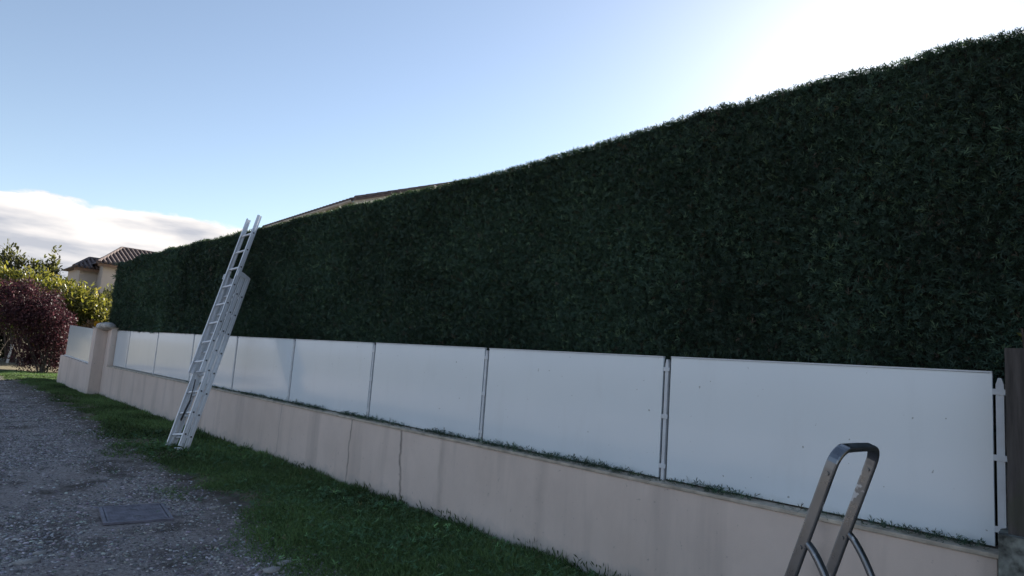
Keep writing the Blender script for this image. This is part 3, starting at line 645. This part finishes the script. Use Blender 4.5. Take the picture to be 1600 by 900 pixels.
# ------------------------------------------------------------------ far tiled house
def far_house():
    h = empty('house', (9, 42, 0), 'cream house with two brown tiled roofs far behind the shrubs', 'house')
    def wing(nm, x0, x1, y0, depth, zE, rise, hipL):
        bm = bmesh.new(); box(bm, x0+.35, x1-.05, y0+.35, y0+depth-.35, 0, zE-.02); w = bobj(nm, bm, M_house2, h)
        yr = y0 + depth/2; bm = bmesh.new()
        a, b_, c, d = [bm.verts.new(p) for p in ((x0, y0, zE), (x1, y0, zE), (x1, y0+depth, zE), (x0, y0+depth, zE))]
        r0, r1 = bm.verts.new((x0+hipL, yr, zE+rise)), bm.verts.new((x1, yr, zE+rise))
        for f in ((a, b_, r1, r0), (c, d, r0, r1), (d, a, r0), (b_, c, r1), (a, d, c, b_)): bm.faces.new(f)
        ro = bobj('roof', bm, M_tile, h)
        n = int((x1-x0)/.24)
        for k in range(n):   # a ridge of canal tiles per column, clipped by the hip
            x = x0 + .12 + k*.24; t1 = min(1, (x-x0)/hipL); p0 = Vector((x, y0-.05, zE+.01)); p1 = Vector((x, y0 + (yr-y0)*t1, zE + rise*t1 + .01))
            bm = bmesh.new(); tube(bm, [p0, p1], [(.075*math.cos(rad(q)), .10*math.sin(rad(q))) for q in range(0, 181, 36)], up=(0, 0, 1)); bobj('tile_row', bm, M_tile, ro)
        for p0, p1 in (((x0, y0, zE+.03), (x0+hipL, yr, zE+rise+.03)), ((x0+hipL, yr, zE+rise+.03), (x1, yr, zE+rise+.03))):
            bm = bmesh.new(); tube(bm, [p0, p1], circ(.10, 8)); bobj('ridge_tiles', bm, M_tile, ro)
        boxo('fascia', M_wood, h, x0+.03, x1-.02, y0+.03, y0+.08, zE-.16, zE-.015)
    wing('wall', 7.45, 16.0, 40.0, 7.0, 5.45, 1.35, 1.75)
    wing('side_wall', 6.62, 8.6, 41.2, 4.0, 5.18, .72, 1.0)
    lr = bmesh.new(); prism(lr, [(6.7, 41.3, 4.15), (6.7, 39.9, 3.75), (6.7, 39.9, 3.65), (6.7, 41.3, 4.0)], (1.6, 0, 0)); bobj('porch_roof', lr, M_tile, h)
    w = boxo('window', M_post, h, 8.9, 9.9, 40.30, 40.34, 3.6, 4.7); boxo('pane', M_glass, w, 8.97, 9.83, 40.29, 40.30, 3.67, 4.63)
far_house()

# ------------------------------------------------------------------ shrubs and trees at the far end
def shrub(name, label, cat, base, blobs, nleaf, tmpl, size, cols, mat, stems=5, shell=.55, upb=.2, droop=0., inner=None, group=None, stem_r=.03):
    t = empty(name, base, label, cat, group); bl = np.array(blobs, float); vol = (bl[:, 3]*bl[:, 4]*bl[:, 5])**.75
    idx = RNG.choice(len(bl), nleaf, p=vol/vol.sum()); B = bl[idx]
    d = unit(RNG.normal(0, 1, (nleaf, 3))); r = 1 - RNG.random(nleaf)**1.3*shell
    r = r*(1 + .22*vnoise(d*2.3 + B[:, :3]*1.7) + .2*vnoise(d*5 + B[:, :3]))
    P = B[:, :3] + d*B[:, 3:6]*r[:, None]; P = P[P[:, 2] > .05]; d = d[:len(P)]; n = len(P)
    D = RNG.normal(0, .8, (n, 3)) + d*.6; D[:, 2] += upb - droop
    c = np.array(cols); k = RNG.random((n, 1)); pat = (vnoise(P*1.1 + 3)*.5 + .5)[:, None]
    col = c[0]*(1-pat) + c[1]*pat; col = col*(.65 + .7*k)
    if len(c) > 2: col = np.where(RNG.random((n, 1)) > .8, c[2]*(.7 + .5*k), col)
    o = link('crown', scatter('crown', *tmpl, P, D, RNG.normal(0, .7, (n, 3)) + np.array([0, 0, .8]), size*RNG.uniform(.6, 1.25, n), np.clip(col, .004, .6)), mat, t)
    bx, by, bz = base
    bm = bmesh.new()
    for s in range(stems):
        e = bl[s % len(bl)]; a = random.uniform(0, 6.28); p0 = Vector((bx + .12*math.cos(a), by + .12*math.sin(a), bz - .1)); p3 = Vector(e[:3]) + Vector((random.uniform(-.3, .3)*e[3], random.uniform(-.3, .3)*e[4], random.uniform(.0, .5)*e[5]))
        mid = p0.lerp(p3, .45) + Vector((random.uniform(-.1, .1), random.uniform(-.1, .1), .15)); pth = [p0, p0.lerp(mid, .5), mid, mid.lerp(p3, .5), p3]
        prof = 6; rings = []
        for q, p in enumerate(pth): rings.append([bm.verts.new(p + Vector((math.cos(2*math.pi*w/prof), math.sin(2*math.pi*w/prof), 0))*stem_r*(1-.17*q)) for w in range(prof)])
        for q in range(4):
            for w in range(prof): bm.faces.new((rings[q][w], rings[q][(w+1) % prof], rings[q+1][(w+1) % prof], rings[q+1][w]))
    bobj('trunk', bm, M_bark, t)
    return t
PURPLE = [(.036, .016, .022), (.075, .034, .040), (.15, .075, .078)]
LAUREL = [(.085, .10, .032), (.13, .14, .045), (.22, .21, .10)]
shrub('purple_shrub', 'dark purple leaved shrub standing beyond the end of the walls', 'shrub', (4.3, 29.6, 0),
      [(3.9, 30.2, 2.35, 1.05, 1.0, .95), (4.5, 29.7, 1.7, .65, .8, .9), (3.3, 30.6, 2.3, .9, 1.0, .95), (4.1, 30.0, 1.2, .9, .7, .7), (4.75, 29.5, 1.2, .35, .5, .9), (2.9, 30.6, 3.0, .5, .5, .5), (3.5, 30.3, 3.15, .45, .5, .4), (4.3, 30.0, 2.75, .3, .4, .45), (4.85, 29.7, 2.1, .3, .4, .35), (2.3, 31, 2.6, .5, .5, .7), (4.0, 30.0, .55, .8, .6, .5), (4.7, 29.6, .5, .3, .4, .5), (3.6, 29.9, 2.0, .5, .5, .5), (4.3, 29.6, 2.2, .4, .4, .4)],
      26000, SMALL, .09, PURPLE, M_purple, 9, .8)
shrub('laurel_shrub', 'sunlit yellow green laurel shrub just left of the hedge end', 'shrub', (6.0, 31.5, 0),
      [(6.2, 31.8, 2.2, .9, .9, 1.0), (5.5, 32.2, 2.7, .9, .9, .95), (6.4, 31.5, 1.4, .75, .8, 1.0), (5.3, 31.8, 1.6, .7, .8, 1.0), (4.9, 33.0, 3.1, .8, .8, .75)],
      9000, LEAF, .19, LAUREL, M_glossy_leaf, 8, .75, .5)
shrub('laurel_bush', 'tall yellow green bush above the purple shrub', 'shrub', (4.4, 35.5, 0),
      [(3.0, 35.6, 3.35, 1.1, 1, 1.0), (4.2, 35.4, 3.4, 1.1, 1, 1.0), (5.3, 35.2, 3.1, .9, 1, .9), (2.0, 35.8, 3.2, .9, 1, .9), (4.6, 35.2, 2.2, 1.3, 1, 1.0)],
      9500, LEAF, .19, LAUREL, M_glossy_leaf, 8, .75, .5)
shrub('sprigged_tree', 'thin leaved tree whose upright sprigs stand against the cloud', 'tree', (4.4, 40, 0),
      [(3.7, 40, 5.0, .38, .4, .85), (3.2, 40, 4.7, .5, .5, .6), (4.15, 40.1, 4.85, .35, .4, .6), (4.9, 40.2, 4.75, .5, .4, .55), (5.55, 40.1, 5.0, .27, .3, 1.0), (5.5, 40, 4.6, .5, .4, .5), (4.2, 40, 4.0, 1.6, .7, .7)],
      2600, LEAF, .20, [(.09, .095, .05), (.14, .14, .07)], M_leaf, 7, .9, .9, stem_r=.05)
shrub('clipped_green_hedge', 'low clipped bright green hedge showing above the purple shrub', 'hedge', (2.9, 33, 0),
      [(1.6, 33.2, 2.4, .8, .7, 1.05), (2.7, 33.1, 2.45, .8, .7, 1.05), (3.7, 33.0, 2.4, .8, .7, 1.0), (4.4, 32.9, 2.1, .6, .6, .9)],
      7000, SMALL, .13, [(.045, .075, .02), (.07, .10, .03)], M_leaf, 6, .6)
shrub('shade_toned_hedge', 'hedge with shade painted into its leaves at the far left edge behind the lane', 'hedge', (3.2, 41, 0),
      [(1.6, 41, 2.0, 1.0, .8, 2.0), (2.9, 41, 2.0, 1.0, .8, 2.0), (4.2, 41, 2.0, 1.0, .8, 2.0), (5.6, 41, 2.0, 1.1, .8, 2.0), (7.0, 41, 1.6, 1.1, .8, 1.6)],
      9000, LEAF, .26, [(.022, .032, .02), (.03, .042, .024)], M_leaf, 7, .6)  # leaf colours darkened to paint the shade at the far left
shrub('silvery_shrub', 'pale silvery leaved shrub in front of the cream house wall', 'shrub', (7.7, 37.5, 0),
      [(7.9, 37.6, 3.45, .55, .5, .75), (8.2, 37.4, 2.7, .6, .5, .9), (7.6, 37.5, 2.8, .5, .5, .7)],
      1700, LEAF, .20, [(.13, .14, .09), (.2, .2, .14)], M_leaf, 5, .85)
shrub('dry_plant', 'low dry brown plant growing just behind the wing wall panel', 'plant', (4.5, 22.6, 0),
      [(4.45, 21.4, 1.72, .2, .7, .16), (4.5, 22.6, 1.78, .2, .7, .18), (4.5, 23.8, 1.85, .2, .5, .2), (4.5, 22.5, 1.2, .2, 1.2, .4)],
      1500, SMALL, .10, [(.12, .06, .035), (.17, .09, .05)], M_leaf, 6, .9)
fl = shrub('orange_flower', 'single bright orange flower head above the wing wall panel', 'flower', (4.35, 22.2, 0),
      [(4.35, 22.2, 1.92, .05, .09, .08)], 90, SMALL, .07, [(.75, .30, .02), (.85, .40, .03)], M_leaf, 1, .9, stem_r=.012)
shrub('ivy_tuft', 'yellow green ivy tuft on top of the weathered right post', 'plant', (4.25, .45, 1.85),
      [(4.28, .50, 1.90, .12, .09, .07), (4.22, .42, 1.88, .12, .1, .09)], 260, LEAF, .045, [(.07, .10, .02), (.12, .14, .03)], M_glossy_leaf, 3, .9, stem_r=.006)
st = empty('white_stake', (4.2, 38.6, 0), 'small white leaning stake at far left beneath the dark hedge', 'stake')
boxo('stake_shaft', M_post, st, 4.12, 4.22, 38.6, 38.66, -.05, .82, bev=.008, M=Matrix.Translation((4.2, 38.6, 0)) @ Matrix.Rotation(rad(6), 4, 'Y') @ Matrix.Translation((-4.2, -38.6, 0)))
boxo('stake_cap', M_post, st, 4.19, 4.33, 38.57, 38.69, .822, .87, bev=.008)
